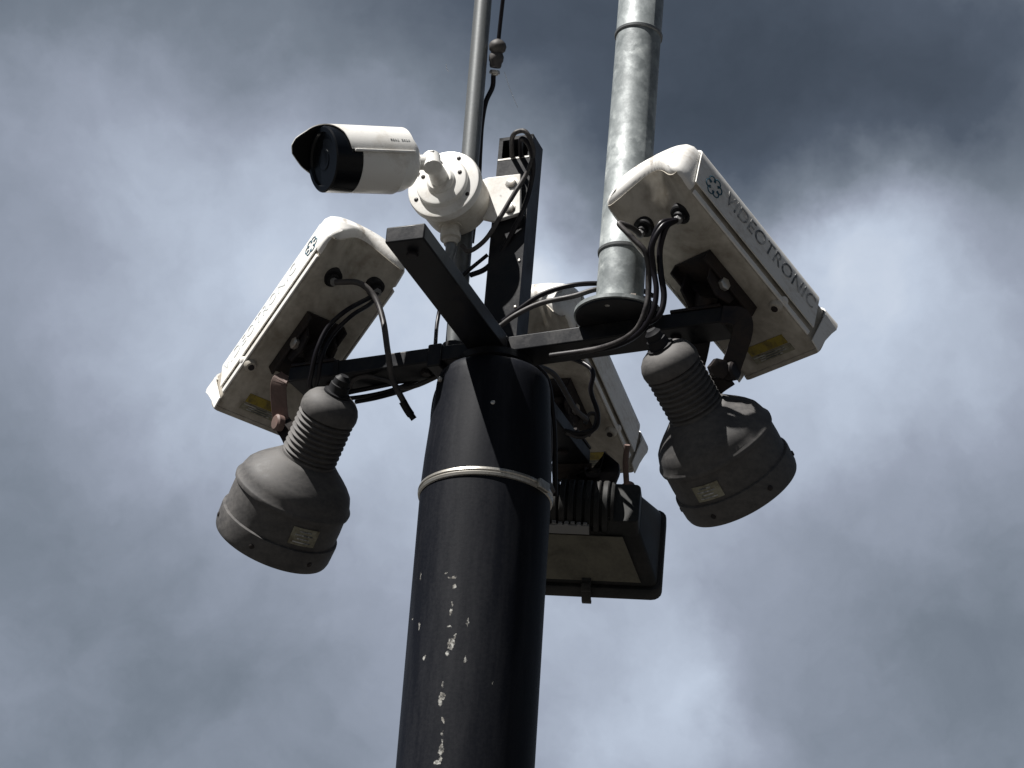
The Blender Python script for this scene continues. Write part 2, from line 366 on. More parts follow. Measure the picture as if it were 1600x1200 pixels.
# upright post: hollow section, front cut away at the top
PF = HUB - B * 58                       # post centre in plan
pt = onplane(806, 222, B, PF + B * 25); ptop = pt.z
lean = (onplane(806, 222, B, PF + B * 25) - onplane(784, 470, B, PF + B * 25)); 
axp = lean.normalized(); pz0 = 30
def PP(x, y, z):                        # post space: x right, y toward viewer (B), z up
    q = onplane(784, 470, B, PF + B * 25) - B * 25
    return q + axp * ((z - q.z) / axp.z) + Ba * x + B * y
hw, hd, tk = 30, 25, 4
lip = onplane(800, 247, B, PF + B * 25).z
post = MB()
def pbox(x0, x1, y0, y1, z0, z1):
    post.add([PP(x, y, z) for z in (z0, z1) for y in (y0, y1) for x in (x0, x1)], [(0, 2, 3, 1), (4, 5, 7, 6), (0, 1, 5, 4), (2, 6, 7, 3), (0, 4, 6, 2), (1, 3, 7, 5)])
pbox(-hw, hw, hd - tk, hd, pz0, lip); pbox(-hw, hw, -hd, -hd + tk, pz0, ptop + 12)
pbox(-hw, -hw + tk, -hd + tk, hd - tk, pz0, ptop + 12); pbox(hw - tk, hw, -hd + tk, hd - tk, pz0, ptop + 12)
pbox(-hw, -hw + tk + 3, hd - tk, hd - .2, lip + .5, ptop + 12); pbox(hw - tk - 3, hw, hd - tk, hd - .2, lip + .5, ptop + 12)
pbox(-hw, hw, hd - tk, hd - .2, ptop + 6, ptop + 12)
pbox(-hw + tk, hw - tk, -hd + tk, hd - tk, ptop + 6, ptop + 11)
up = fr.part(post, 'upright_post', 'black_paint')
MBx = MB(); MBx.add([PP(x, y, z) for z in (lip - 2.2, lip + .8) for y in (hd - tk - .5, hd + .6) for x in (-hw + 1, hw - 4)], [(0, 2, 3, 1), (4, 5, 7, 6), (0, 1, 5, 4), (2, 6, 7, 3), (0, 4, 6, 2), (1, 3, 7, 5)])
fr.part(MBx, 'cut_edge', 'bolt_metal', parent=up)
wb = MB(); wp_ = [PP(hw + 1, -hd + 4 + i_ * 4.2, 62.5 + (i_ % 2) * .8) for i_ in range(11)]
wb.tube(wp_, lambda t_: 3.0 + .8 * math.sin(t_ * 60), 10, 6); fr.part(wb, 'weld_bead', 'dark_steel'); wb = MB(); wb.tube([HUB + B * (34 + (i_ % 2) * .7) + Ba * (-30 + i_ * 5) + Z1 * -13 for i_ in range(13)], lambda t_: 2.8 + .8 * math.sin(t_ * 70), 10, 6)
fr.part(wb, 'weld_bead', 'dark_steel')
for zz in (150, 235, 320): 
    p = PP(24, hd, zz); fr.part(MB().lathe([(-1, 2.4), (1.2, 2.2), (1.8, 0)], p, B, 12), 'rivet', 'bolt_metal', parent=up)

# ------------------------------------------------------------------ masts
def mast_axis(p0, p1, dep):
    return at(*p0, dep), at(*p1, dep)
FLZ = HUB.z + 15
# galvanised mast: its flange sits on the right arm
fo = onplane(966, 497, Z1, (0, 0, FLZ))
vtop = onplane(1002, 0, Y1, fo)
gd = (vtop - fo).normalized()
gm = Thing('galvanised_mast', 'wide spotted galvanised steel tube mast standing on a round flange on the right arm', 'mast', fo)
def gz(x, y): return (onplane(x, y, Y1, fo) - fo).dot(gd)
s1, s2 = gz(972, 398), gz(1000, 58)
gm.part(MB().lathe([(3, 36.5), (s1, 36.5)], fo, gd, 64), 'tube', 'galvanised')
gm.part(MB().lathe([(s1, 37.2), (s1 + 3, 38.2), (s1 + 5, 37.2), (s2, 36.3)], fo, gd, 64), 'tube', 'galvanised')
gm.part(MB().lathe([(s2, 37), (s2 + 3, 38), (s2 + 5, 37), (s2 + 600, 36)], fo, gd, 64), 'tube', 'galvanised')
for q in (s1, s2): gm.part(MB().lathe([(q - 3, 36.4), (q - 2, 38.8), (q + 2, 39.4), (q + 3, 37)], fo, gd, 64, closed=True), 'joint_ring', 'dull_steel')
fl = gm.part(MB().lathe([(0, 0), (0, 66), (1, 68), (7, 68), (8, 66), (8, 40), (12, 38.5), (12, 0)], fo, Z1, 72), 'flange', 'galvanised')
fp = onplane(949, 475, Z1, (0, 0, FLZ)); gm.part(MB().lathe([(0, 4.5), (4, 4), (5, 0)], fp + Z1 * 1, -Z1, 8), 'flange_bolt', 'bolt_metal')
for an in (20, 110, 200, 290):
    p = fo + V((math.cos(rad(an)), math.sin(rad(an)), 0)) * 54 + Z1 * 8
    gm.part(MB().lathe([(0, 7), (6, 7), (6, 0)], p, Z1, 6), 'flange_nut', 'bolt_metal')
# black disc added below the flange to paint its underside in shade
gm.part(MB().lathe([(-3.0, 0), (-3.0, 64.5), (-.2, 65), (-.2, 0)], fo, Z1, 72), 'shade_disc', 'black_paint')
# thin mast behind the left arm
tb_ = onplane(710, 545, Ab, HUB - A * 62 - Ab * 46)
tt = onplane(755, 0, Ab, tb_); td = (tt - tb_).normalized(); tL = (tt - tb_).length
tm = Thing('thin_mast', 'thin plain grey steel tube mast behind the junction box', 'mast', tb_)
tm.part(MB().lathe([(-24, 15.3), (tL + 500, 15.3)], tb_, td, 40), 'tube', 'dull_steel')
tm.part(MB().lathe([(-6, 15.5), (-6, 20), (6, 20), (6, 15.5)], tb_, td, 40, closed=True), 'clamp', 'black_paint', 1)

# ------------------------------------------------------------------ camera housings
HW, HL, HH = 150.0, 349.0, 68.0
TAPER = 0.0
def section(y, zb=lambda x: 0.0, off=0.0, top=1.0, xs=1.0, lift=0.0):
    """closed ring, 64 points: bottom, right side, arch, left side"""
    pts = []; hwid = HW / 2 * xs + off
    def rc(x): return (x, 0)
    nb = 20
    for i in range(nb + 1):
        x = -hwid + 8 + (2 * hwid - 16) * i / nb; pts.append((x, zb(x) - off + lift))
    zc = zb(hwid)
    for k in range(1, 5):
        a = math.pi / 2 * k / 5; pts.append((hwid - 8 + 8 * math.sin(a), zc - off + lift + 8 - 8 * math.cos(a)))
    for k in range(4): pts.append((hwid, zc + 12 + (60 - 12 - zc) * k / 3 * top))
    na = 24
    for i in range(na + 1):
        a = math.pi * (i + .5) / (na + 1); x = math.cos(a) * hwid * .995
        pts.append((x, 62 * top + (36 * top + off) * math.sin(a) ** .85))
    for k in range(3, -1, -1): pts.append((-hwid, zc + 12 + (60 - 12 - zc) * k / 3 * top))
    for k in range(4, 0, -1):
        a = math.pi / 2 * k / 5; pts.append((-hwid + 8 - 8 * math.sin(a), zc - off + lift + 8 - 8 * math.cos(a)))
    return [V((x * (1 - TAPER * max(0, min(z, 75) - 14) / 60), y, z)) for x, z in pts]

def text_mesh(body, size, name):
    cu = bpy.data.curves.new(name, 'FONT'); cu.body = body; cu.size = size; cu.extrude = .0003; cu.align_x = 'LEFT'; cu.space_character = 1.05
    ob = bpy.data.objects.new(name, cu); me = bpy.data.meshes.new_from_object(ob); bpy.data.objects.remove(ob); return me
LET = text_mesh("VIDEOTRONIC", 34 * K, 'lettering')
LST = 222 * K / max(v.co.x for v in LET.vertices)
def letter_part(parent, o, ex, ey, mt, stretch=1.0, me=LET, name='lettering'):
    me2 = me.copy(); me2.materials.clear(); me2.materials.append(MAT[mt]); ob = bpy.data.objects.new(name, me2); COL.objects.link(ob)
    n = V(ex).cross(V(ey)); mm = Matrix((V(ex) * stretch, V(ey), n)).transposed().to_4x4(); mm.translation = V(o) * K
    ob.parent = parent; ob.matrix_local = mm; return ob

def housing(key, label, T, yaw, pitch, roll, gls=((29, -127, 17), (-43, -131, 16)), tap=.02, so_=8, letter=True):
    global TAPER
    TAPER = tap
    fx, fy = math.sin(yaw), math.cos(yaw); d = V((fx * math.cos(pitch), fy * math.cos(pitch), -math.sin(pitch)))
    r = V((fy, -fx, 0)); u = r.cross(d); r2 = r * math.cos(roll) + u * math.sin(roll); u2 = r2.cross(d)
    t = Thing('camera_housing', label, 'camera', T, (r2, d, u2), 'white box camera housings')
    h2 = HL / 2
    hp = lambda a, e=0: (lambda x: e + a * (.5 + .5 * math.cos(math.pi * min(1, abs(x) / 66.0))) ** .75)
    def lift(y): q_ = max(0.0, min(1.0, (-h2 + 92 - y) / 100.0)); return 48 * q_ ** 1.25
    ub = lambda y, e=0: hp(lift(y), e + max(0.0, min(1.0, (-h2 + 40 - y) / 48.0)) * 6)
    # body tray with rounded lower edges; the underside lifts into a hollow at the rear
    ys = [-h2 - 8, -h2 + 2, -h2 + 12, -h2 + 24, -h2 + 38, -h2 + 54, -h2 + 70, -h2 + 92, -60, 60, h2 - 5]
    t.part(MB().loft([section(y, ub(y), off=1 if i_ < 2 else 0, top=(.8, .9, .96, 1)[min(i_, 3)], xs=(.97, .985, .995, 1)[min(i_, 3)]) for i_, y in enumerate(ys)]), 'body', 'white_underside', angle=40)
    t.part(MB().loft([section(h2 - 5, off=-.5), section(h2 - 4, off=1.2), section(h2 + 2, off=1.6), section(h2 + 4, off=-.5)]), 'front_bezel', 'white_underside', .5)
    secs = [section(-h2 + 26, ub(-h2 + 26, 6), off=3), section(-h2 + 24, ub(-h2 + 24, 7), off=4.5), section(-h2 + 8, ub(-h2 + 8, 7), off=4.5), section(-h2 - 4, ub(-h2 - 4, 5), off=3.5), section(-h2 - 12, hp(46, 10), off=.5, top=.98, xs=.985),
            section(-h2 - 17, hp(47, 12), off=-3, top=.94, xs=.95), section(-h2 - 20, hp(47, 15), off=-6, top=.88, xs=.90)]
    cap = t.part(MB().loft(secs), 'rear_cap', 'cap_paint', angle=50)
    # sun shield: thin folded sheet standing off the body, open along the bottom
    def shell(y0b, y0t, y1b, y1t, off, th, zlo):
        out = []; inn = []
        prof = []
        hwid = HW / 2 + off
        for k in range(5): prof.append((hwid, zlo + (60 - zlo) * k / 4))
        for i in range(21):
            a = math.pi * (i + .5) / 21; prof.append((math.cos(a) * hwid, 62 + (37 + off) * math.sin(a) ** .85))
        for k in range(4, -1, -1): prof.append((-hwid, zlo + (60 - zlo) * k / 4))
        prof = [(x * (1 - tap * max(0, min(z, 75) - 14) / 60), z) for x, z in prof]
        n = len(prof); vs = []
        for s_ in (0, 1):
            for (y_b, y_t) in ((y0b, y0t), (y1b, y1t)):
                for (x, z) in prof:
                    kk = min(1, max(0, (z - zlo) / (66 - zlo))); sc = 1 - s_ * th / hwid
                    vs.append((x * sc, y_b + (y_t - y_b) * kk, zlo + (z - zlo) * (1 - s_ * th / 110)))
        fs = []
        for i in range(n - 1):
            fs += [(i, i + 1, n + i + 1, n + i), (2 * n + i, 3 * n + i, 3 * n + i + 1, 2 * n + i + 1), (i, 2 * n + i, 2 * n + i + 1, i + 1), (n + i, n + i + 1, 3 * n + i + 1, 3 * n + i)]
        fs += [(0, n, 3 * n, 2 * n), (n - 1, 3 * n - 1, 4 * n - 1, 2 * n - 1)]
        return MB().add(vs, fs, True)
    sh = t.part(shell(-152, -166, 144, 132, so_, 2.2, 17), 'sun_shield', 'white_paint', angle=28)
    # visor plates run forward past the window, sides cut to a point
    for sx in (-1, 1):
        t.part(MB().prism([(h2 - 22, -4), (h2 - 3, -9), (h2 - 1, 18), (h2 + 4, 42), (h2 + 9, 58), (h2 - 22, 62)], (sx * (HW / 2 + so_ * .75), 0, 0), (Y1 - X1 * 0), (Z1 - X1 * (sx * tap * .75)).normalized(), X1, 2.4), 'visor_plate', 'white_paint', .5)
    vr = []
    for (y, o_) in ((h2 - 22, so_ * .75), (h2 + 9, so_ * .75 + 1)):
        wv_ = (HW / 2 + o_) * (1 - tap * .8)
        vr.append([V((math.cos(math.pi * i / 20) * wv_, y, 57 + (38 + o_) * math.sin(math.pi * i / 20) ** .85)) for i in range(21)] + [V((math.cos(math.pi * i / 20) * (wv_ - 2.5), y, 56.5 + (35.5 + o_) * math.sin(math.pi * i / 20) ** .85)) for i in range(20, -1, -1)])
    t.part(MB().loft(vr), 'visor_roof', 'white_paint')
    t.part(MB().prism([(-60, 12), (60, 12), (60, 56), (40, 84), (-40, 84), (-60, 56)], (0, h2 + 5.4, 0), X1, Z1, Y1, 2), 'window', 'glass_black', .5)
    # side lips of the tray (lighter strip under the shield) and hinge latches
    for sx in (-1, 1):
        t.part(MB().box((sx * (HW / 2 + 1.5), 0, 6), (3.4, HL - 60, 9)), 'side_lip', 'white_paint', 1.4)
        la = t.part(MB().lathe([(-2, 11), (3, 11), (7, 8.5), (8, 4), (8, 0)], (sx * 66, 78, 0), -Z1, 28), 'latch', 'white_underside')
        t.part(MB().lathe([(7.5, 5.5), (9.5, 5), (9.8, 0)], (sx * 66, 78, 0), -Z1, 14), 'screw', 'dark_steel', parent=la)
        t.part(MB().lathe([(-2, 8), (2, 7), (4, 3), (4.3, 0)], (sx * (HW / 2 + 1), 80, 9), V((sx, 0, -.3)), 20), 'hinge_boss', 'white_paint')
    # cable glands
    for gx, gy, gr in gls:
        gzz = ub(gy)(gx); gy += gzz * .7; gzz = ub(gy)(gx)
        gl = t.part(MB().lathe([(-9, gr), (3, gr), (5, gr - 2), (5, gr - 7), (12, gr - 7.5), (13, gr - 9), (13, 0)], (gx, gy, gzz), -Z1, 36), 'cable_gland', 'rubber')
        t.part(MB().lathe([(12, 7.2), (19, 6.6), (20, 0)], (gx, gy, gzz), -Z1, 6), 'gland_nut', 'paint_grey', .5, parent=gl)
    # stickers under the nose
    st = t.part(MB().box((2, 134, -.4), (74, 17, .8)), 'warning_sticker', 'sticker_yellow', label='yellow warning sticker')
    st2 = t.part(MB().box((2, 151, -.4), (78, 14, .8)), 'rating_sticker', 'sticker_pale', label='faded pale rating sticker')
    for k in range(3):
        t.part(MB().box((-3 + (k % 2) * 6, 147 + k * 4, -1.0), (62 - 9 * k, 1.5, .5)), 'print_line', 'print_dark', parent=st2)
    # lettering and emblem on both flanks of the shield, wrapping on to its curved roof
    def skin(zz, sx, e):
        hwid = HW / 2 + so_
        tp = 1 - tap * max(0, min(zz, 75) - 14) / 60
        if zz <= 60: return V((sx * (hwid * tp + e), 0, zz))
        q = min(1, ((zz - 60) / 45.0)) ** (1 / .85); aa = math.asin(min(1, q)); return V((sx * (math.cos(aa) * hwid * tp + e), 0, 62 + 45 * math.sin(aa) ** .85 - 1.2))
    for sx in ((-1, 1) if letter else ()):
        me2 = LET.copy()
        for v in me2.vertices:
            al, upv, ex = v.co.x / K * LST, v.co.y / K, v.co.z / K
            q = skin(41 + upv, sx, .5 + (.25 if ex > 0 else -.25)); q.y = (-96 + al) if sx > 0 else (128 - al); v.co = q * K
        me2.materials.clear(); me2.materials.append(MAT['print_dark' if sx > 0 else 'print_sunlit']); me2.name = 'lettering'
        ob = bpy.data.objects.new('lettering', me2); COL.objects.link(ob); ob.parent = sh
        em = MB(); cy = -122 if sx > 0 else -140; cz = 42
        for k in range(6):                      # knot of six open loops
            a0 = 2 * math.pi * k / 6 + .3; cyy, czz = cy + math.cos(a0) * 10.5, cz + math.sin(a0) * 10.5; ring = []
            for j in range(11):
                a_ = a0 - 2.3 + 4.6 * j / 10; q = skin(czz + math.sin(a_) * 6.6, sx, .3); q.y = cyy + math.cos(a_) * 6.6; ring.append(q)
            em.tube(ring, 1.05, 6, 3)
        t.part(em, 'emblem', 'print_blue', parent=sh)
    return t, r2, d, u2
def hl(T, r, d, u, x, y, z): return V(T) + r * x + d * y + u * z

TR, TL, TBk = V((292.8, -176.5, 109.0)), V((-337.1, 136.3, 115.7)), V((89.7, 378.6, 159.3))
hr, rR, dR, uR = housing('R', 'white camera housing at the end of the right arm, its lettered side facing out', TR, .87226, .49077, -.0015)
hL, rL, dL, uL = housing('L', 'white camera housing at the end of the left arm, its left side brightly sunlit', TL, -.67498, .60951, -.0238, ((-30, -127, 17), (46, -140, 16)), .13, 5)
hB, rB, dB, uB = housing('B', 'white camera housing mostly hidden behind the pole head and cross frame', TBk, .45854, .40514, -.11676, letter=False)

# swivel brackets between arm ends and housings
def swivel(label, T, r, d, u, end, sdv, dv):
    t = Thing('swivel_bracket', label, 'bracket', end, None, 'swivel brackets under the housings')
    c = hl(T, r, d, u, 0, 0, 0)
    # channel under the housing
    ch = MB(); ch.box(hl(T, r, d, u, 0, 8, -3), (74, 120, 4), (r, d, u)); ch.box(hl(T, r, d, u, -35, 8, -13), (4, 120, 20), (r, d, u)); ch.box(hl(T, r, d, u, 35, 8, -13), (4, 120, 20), (r, d, u))
    t.part(ch, 'channel', 'dark_steel', 1)
    q = hl(T, r, d, u, 0, 0, -20)
    top = end + Z1 * 15
    ax = (dv, sdv, Z1)
    t.part(MB().box(top + Z1 * 1, (80, 62, 5), ax), 'foot_plate', 'dark_steel', 1)
    mid = top.lerp(q, .5)
    t.part(MB().lathe([(0, 24), (6, 24), (9, 19), ((q - top).length - 6, 17), ((q - top).length, 26)], top, q - top, 32), 'knuckle', 'dark_steel')
    ck = MB()
    for sx in (-1, 1):
        ck.prism([(-34, -2), (34, -2), (26, -34), (0, -44), (-26, -34)], hl(T, r, d, u, sx * 28, 0, -3), d, u, r, 5)
    t.part(ck, 'clevis', 'dark_steel', 1)
    for sx in (-1, 1):
        p = hl(T, r, d, u, sx * 31, 0, -24)
        t.part(MB().lathe([(0, 10), (7, 10), (8, 8), (8, 0)], p, r * sx, 6), 'clevis_bolt', 'bolt_metal', .5)
    for sx in (-1, 1):
        p = top + dv * (sx * 30) + Z1 * 3
        t.part(MB().lathe([(0, 8), (6, 8), (7, 6), (7, 0)], p, Z1, 6), 'foot_bolt', 'bolt_metal', .5)
    return t
swivel('dark swivel bracket carrying the right camera housing', TR, rR, dR, uR, HUB + A * 340, Ab, A)
swivel('dark swivel bracket carrying the left camera housing', TL, rL, dL, uL, HUB - A * 312, Ab, -A)
swivel('dark swivel bracket carrying the camera housing behind the pole', TBk, rB, dB, uB, HUB - B * 360, Ba, -B)

# ------------------------------------------------------------------ round infrared lamps
def round_lamp(label, front, ax2, tilt, sc, ribs=8, yoke=None):
    """front: (x, y, depth) of the lens rim's centre; ax2: image direction it points"""
    v2 = V(ax2).normalized(); d = (RT * v2.x - UT * v2.y) * math.cos(tilt) + F * math.sin(tilt)
    P = at(*front); a = -d
    t = Thing('floodlight', label, 'lamp', P, None, 'round grey floodlights under the arms')
    k = sc
    prof = [(30, 91), (34, 91), (60, 91.5), (86, 90.8), (86.8, 94.2), (92, 94.8), (94, 93.6), (98, 91), (106, 88.5), (114, 85.5), (123, 78), (132, 68.5), (140, 59), (147, 51), (152, 46)]
    t.part(MB().lathe([(h_ * k, r_ * k) for h_, r_ in prof] + [(152 * k, 0)], P, a, 96), 'shade', 'lamp_grey', angle=50)
    t.part(MB().lathe([(h_ * k, r_ * k) for h_, r_ in [(4, 80), (0, 86), (0, 92), (2, 93), (8, 94.5), (34, 95.5), (38, 95), (39.5, 91.5), (39.5, 88)]], P, a, 96), 'lens_rim', 'lamp_grey')
    t.part(MB().lathe([(h_ * k, r_ * k) for h_, r_ in [(5, 0), (5, 60), (7, 82), (9, 82), (9, 0)]], P, a, 64), 'lens', 'glass_black')
    pn = [(146, 44.5), (152, 43.5), (156, 43)]
    h0 = 158.0
    for i in range(ribs):
        pn += [(h0 + .5, 38.8), (h0 + 1.8, 42.8), (h0 + 3.4, 44.2), (h0 + 5.2, 43.0), (h0 + 6.6, 38.8)]; h0 += 8.8
    pn += [(h0 + 1, 44.5), (h0 + 8, 45.5), (h0 + 16, 44.5), (h0 + 24, 41), (h0 + 31, 35), (h0 + 36, 27), (h0 + 38, 20), (h0 + 38, 0)]
    qx = a.orthogonal().normalized(); qy = a.cross(qx)
    for j_ in range(6):
        an = 2 * math.pi * j_ / 6 + .5; rdv = qx * math.cos(an) + qy * math.sin(an)
        t.part(MB().lathe([(-1, 4.2), (1.6, 4.2), (2.4, 3), (2.5, 0)], P + a * (19 * k) + rdv * (94.6 * k), rdv, 12), 'rim_screw', 'dark_steel')
    nk = t.part(MB().lathe([(h_ * k, r_ * k) for h_, r_ in pn], P, a, 80), 'ribbed_neck', 'lamp_grey', angle=42)
    t.part(MB().lathe([(h_ * k, r_ * k) for h_, r_ in [(h0 + 37, 21), (h0 + 41, 21), (h0 + 42, 17), (h0 + 44, 16), (h0 + 54, 15.5), (h0 + 55, 13.5), (h0 + 64, 12.5), (h0 + 67, 9), (h0 + 70, 7), (h0 + 70, 0)]], P, a, 24), 'cable_gland', 'rubber')
    return t, P, a, h0 + 70
def sticker_on(t, P, a, x, y, r, hw_, hh_, mt='sticker_pale'):
    """curved label following the shade of radius r round axis a"""
    d = ray(x, y); o = CU - P; dp = d - a * d.dot(a); op = o - a * o.dot(a)
    A_, B_, C_ = dp.dot(dp), 2 * dp.dot(op), op.dot(op) - r * r; t_ = (-B_ - math.sqrt(B_ * B_ - 4 * A_ * C_)) / (2 * A_)
    H = CU + d * t_ - P; h0 = H.dot(a); rad_ = (H - a * h0).normalized(); tan = a.cross(rad_)
    vs = []; n = 8
    for s_ in (0, 1):
        for j in (-1, 1):
            for i in range(n + 1):
                an = hw_ / r * (2 * i / n - 1); rr = r + .5 + s_ * .8
                vs.append(P + a * (h0 + j * hh_) + (rad_ * math.cos(an) + tan * math.sin(an)) * rr)
    m_ = n + 1; fs = []
    for i in range(n):
        fs += [(i, i + 1, m_ + i + 1, m_ + i), (2 * m_ + i, 3 * m_ + i, 3 * m_ + i + 1, 2 * m_ + i + 1), (i, 2 * m_ + i, 2 * m_ + i + 1, i + 1), (m_ + i, m_ + i + 1, 3 * m_ + i + 1, 3 * m_ + i)]
    fs += [(0, m_, 3 * m_, 2 * m_), (n, 2 * m_ + n, 3 * m_ + n, m_ + n)]
    lb = t.part(MB().add(vs, fs, True), 'rating_label', mt)
    for k in range(4):
        pr = MB(); hh = hh_ * (.62 - .42 * k); wd_ = hw_ * (.72 if k % 2 else .5)
        pr.strip([P + a * (h0 + hh) + (rad_ * math.cos(an) + tan * math.sin(an)) * (r + 1.9) for an in (-wd_ / r, 0, wd_ / r * .8)], 2.0, .5, a)
        t.part(pr, 'print_line', 'print_dark', parent=lb)
lampL, PL, aL, hLt = round_lamp('round grey floodlight hanging under the left arm, sunlit on its left side', (424, 848, 118), (-.42, .908), rad(16), 1.035)
lampR, PR, aR, hRt = round_lamp('round grey floodlight hanging under the right arm, mostly in shade', (1160, 768, -125), (.51, .86), rad(17), .985)
sticker_on(lampL, PL, aL, 475, 840, 95, 23, 15)
sticker_on(lampR, PR, aR, 1106, 769, 90.3, 22, 13)
# yokes: flat straps from arm end to lamp neck
def strap(t, pts, wd, mt, wdir, name='yoke_strap'):
    return t.part(MB().strip(pts, wd, 5, wdir), name, mt, .8)
depR = -125
s1_ = strap(lampR, [at(1128, 492, -165), at(1156, 496, -170), at(1160, 520, -170), at(1143, 572, -165), at(1137, 590, -160)], 30, 'dark_steel', RT * .93 + UT * .25)
strap(lampR, [at(1098, 520, -80), at(1090, 560, -80), at(1076, 606, -90)], 28, 'dark_steel', RT)
strap(lampR, [at(1138, 586, -160), at(1118, 600, -155), at(1106, 616, -150), at(1112, 640, -145)], 34, 'dark_steel', RT * .6 - UT * .7, 'pivot_ear')
lampR.part(MB().lathe([(0, 15), (14, 15), (17, 12), (17, 0)], at(1136, 581, -160), RT * .75 + UT * .15 - F * .6, 20), 'pivot_knob', 'dark_steel')
lampR.part(MB().lathe([(0, 16), (13, 16), (14, 13), (14, 0)], at(1120, 577, -168), RT * .3 + UT * .1 - F * .9, 6), 'pivot_nut', 'dark_steel')
strap(lampL, [at(448, 588, 140), at(436, 598, 132), at(436, 630, 130), at(440, 664, 128)], 26, 'red_oxide', RT)
strap(lampL, [at(440, 660, 128), at(452, 678, 118), at(462, 700, 112)], 30, 'dark_steel', RT * .8 + UT * .3, 'pivot_ear')
strap(lampL, [at(500, 596, 168), at(505, 640, 190), at(500, 690, 190)], 26, 'dark_steel', RT)
lampL.part(MB().lathe([(0, 13), (10, 14), (13, 11), (13, 0)], at(440, 662, 118), -RT * .8 + UT * .2 - F * .5, 18), 'pivot_knob', 'red_oxide')

# ------------------------------------------------------------------ box floodlight behind the pole
def box_lamp():
    yaw, pitch, roll = rad(6), rad(18), rad(-1.0)
    fx, fy = math.sin(yaw), math.cos(yaw); d = V((fx * math.cos(pitch), fy * math.cos(pitch), -math.sin(pitch))); r = V((fy, -fx, 0)); u = r.cross(d)
    rr = r * math.cos(roll) + u * math.sin(roll); u = rr.cross(d); r = rr
    P = at(930, 856, 365)
    t = Thing('floodlight', 'rectangular dark floodlight with a finned back behind the pole', 'lamp', P, (r, d, u))
    hw2, hh2 = 117, 90
    def rring(w_, h_, y, rc=14, cz=0, cx=0):
        pts = []
        for (sx, sz, a0) in ((1, 1, 0), (-1, 1, 90), (-1, -1, 180), (1, -1, 270)):
            for k in range(5):
                a = rad(a0 + 90 * k / 4); pts.append(V((cx + sx * (w_ - rc) + rc * math.cos(a), y, cz + sz * (h_ - rc) + rc * math.sin(a))))
        return pts
    t.part(MB().loft([rring(hw2, hh2, -3, 16), rring(hw2 + 2, hh2 + 2, 0, 18), rring(hw2 + 2, hh2 + 2, 22, 18), rring(hw2 - 3, hh2 - 3, 26, 14)]), 'front_frame', 'lamp_black', 1)
    t.part(MB().loft([rring(hw2 - 12, hh2 - 12, 26.5, 10), rring(hw2 - 12, hh2 - 12, 28, 10)]), 'glass', 'glass_black')
    # reflector shell: flares from the back box to the frame
    t.part(MB().loft([rring(80, 44, -96, 10, -1), rring(82, 46, -90, 10, -1), rring(109, 82, -14, 12), rring(111, 84, -3, 12)], smooth=False), 'shell', 'lamp_black', 2)
    # khaki faced lower plate
    q = [V((-76, -91, -48.5)), V((52, -91, -48.5)), V((84, -15, -83.5)), V((-90, -15, -83.5))]; nrm = (q[1] - q[0]).cross(q[3] - q[0]).normalized()
    if nrm.z > 0: nrm = -nrm
    t.part(MB().loft([[p + nrm * 1.0 for p in q], [p + nrm * 3.4 for p in q]], smooth=False), 'lower_plate', 'olive_panel', 1)
    # finned ballast drum along the back
    fp_ = [(-86, 0), (-86, 40)]
    x = -84
    while x < 22:
        fp_ += [(x, 47), (x + 7, 47.5), (x + 9, 46), (x + 9.5, 38), (x + 13, 38), (x + 13.5, 46)]; x += 14.5
    fp_ += [(x, 46), (x + 4, 44), (x + 4, 0)]
    t.part(MB().lathe(fp_, (0, -104, 0), X1, 56), 'finned_drum', 'lamp_black', angle=40)
    t.part(MB().loft([rring(28, 42, -122, 9, 0, 50), rring(32, 47, -88, 9, -1, 48)], smooth=False), 'end_box', 'lamp_black', 2)
    cmb = MB(); cmb.box((-46, -106, -50), (84, 22, 4))
    for k in range(8): cmb.box((-84 + k * 10.5, -118, -49 + (k % 3)), (7, 5, 7 - (k % 2) * 2))
    t.part(cmb, 'lit_fin_edges', 'paint_grey', .8)  # added pale comb standing in for sunlit edges under the fins
    cl = MB(); cl.strip([(-8, -20, -80), (-8, -12, -94), (-8, 14, -102), (-8, 30, -96)], 16, 6, (1, 0, 0)); cl.cyl((-16, -12, -96), (0, -12, -96), 9)
    t.part(cl, 'clip', 'lamp_black', 1)
    gl = t.part(MB().lathe([(-2, 15), (6, 15), (7, 11), (14, 10), (15, 0)], (56, -104, 42), Z1, 20), 'cable_gland', 'red_oxide')
    return t, P, r, d, u
bl, BP, Br, Bd, Bu = box_lamp()
# yoke of the box lamp from the end of the back arm
e = HUB - B * 390
bk = MB(); bk.box(hl(BP, Br, Bd, Bu, -8, -100, 62), (84, 8, 44), (Br, Bd, Bu))
yk = Thing('lamp_mount', 'dark folded plate holding the rectangular floodlight under the back arm', 'bracket', e)
yk.part(bk, 'plate', 'dark_steel', 1.5)
yk.part(MB().strip([e + Z1 * -14, e + B * -18 + Z1 * -28, hl(BP, Br, Bd, Bu, 2, -92, 96), hl(BP, Br, Bd, Bu, 0, -96, 62)], 70, 7, Ba), 'hanger', 'dark_steel', 1)

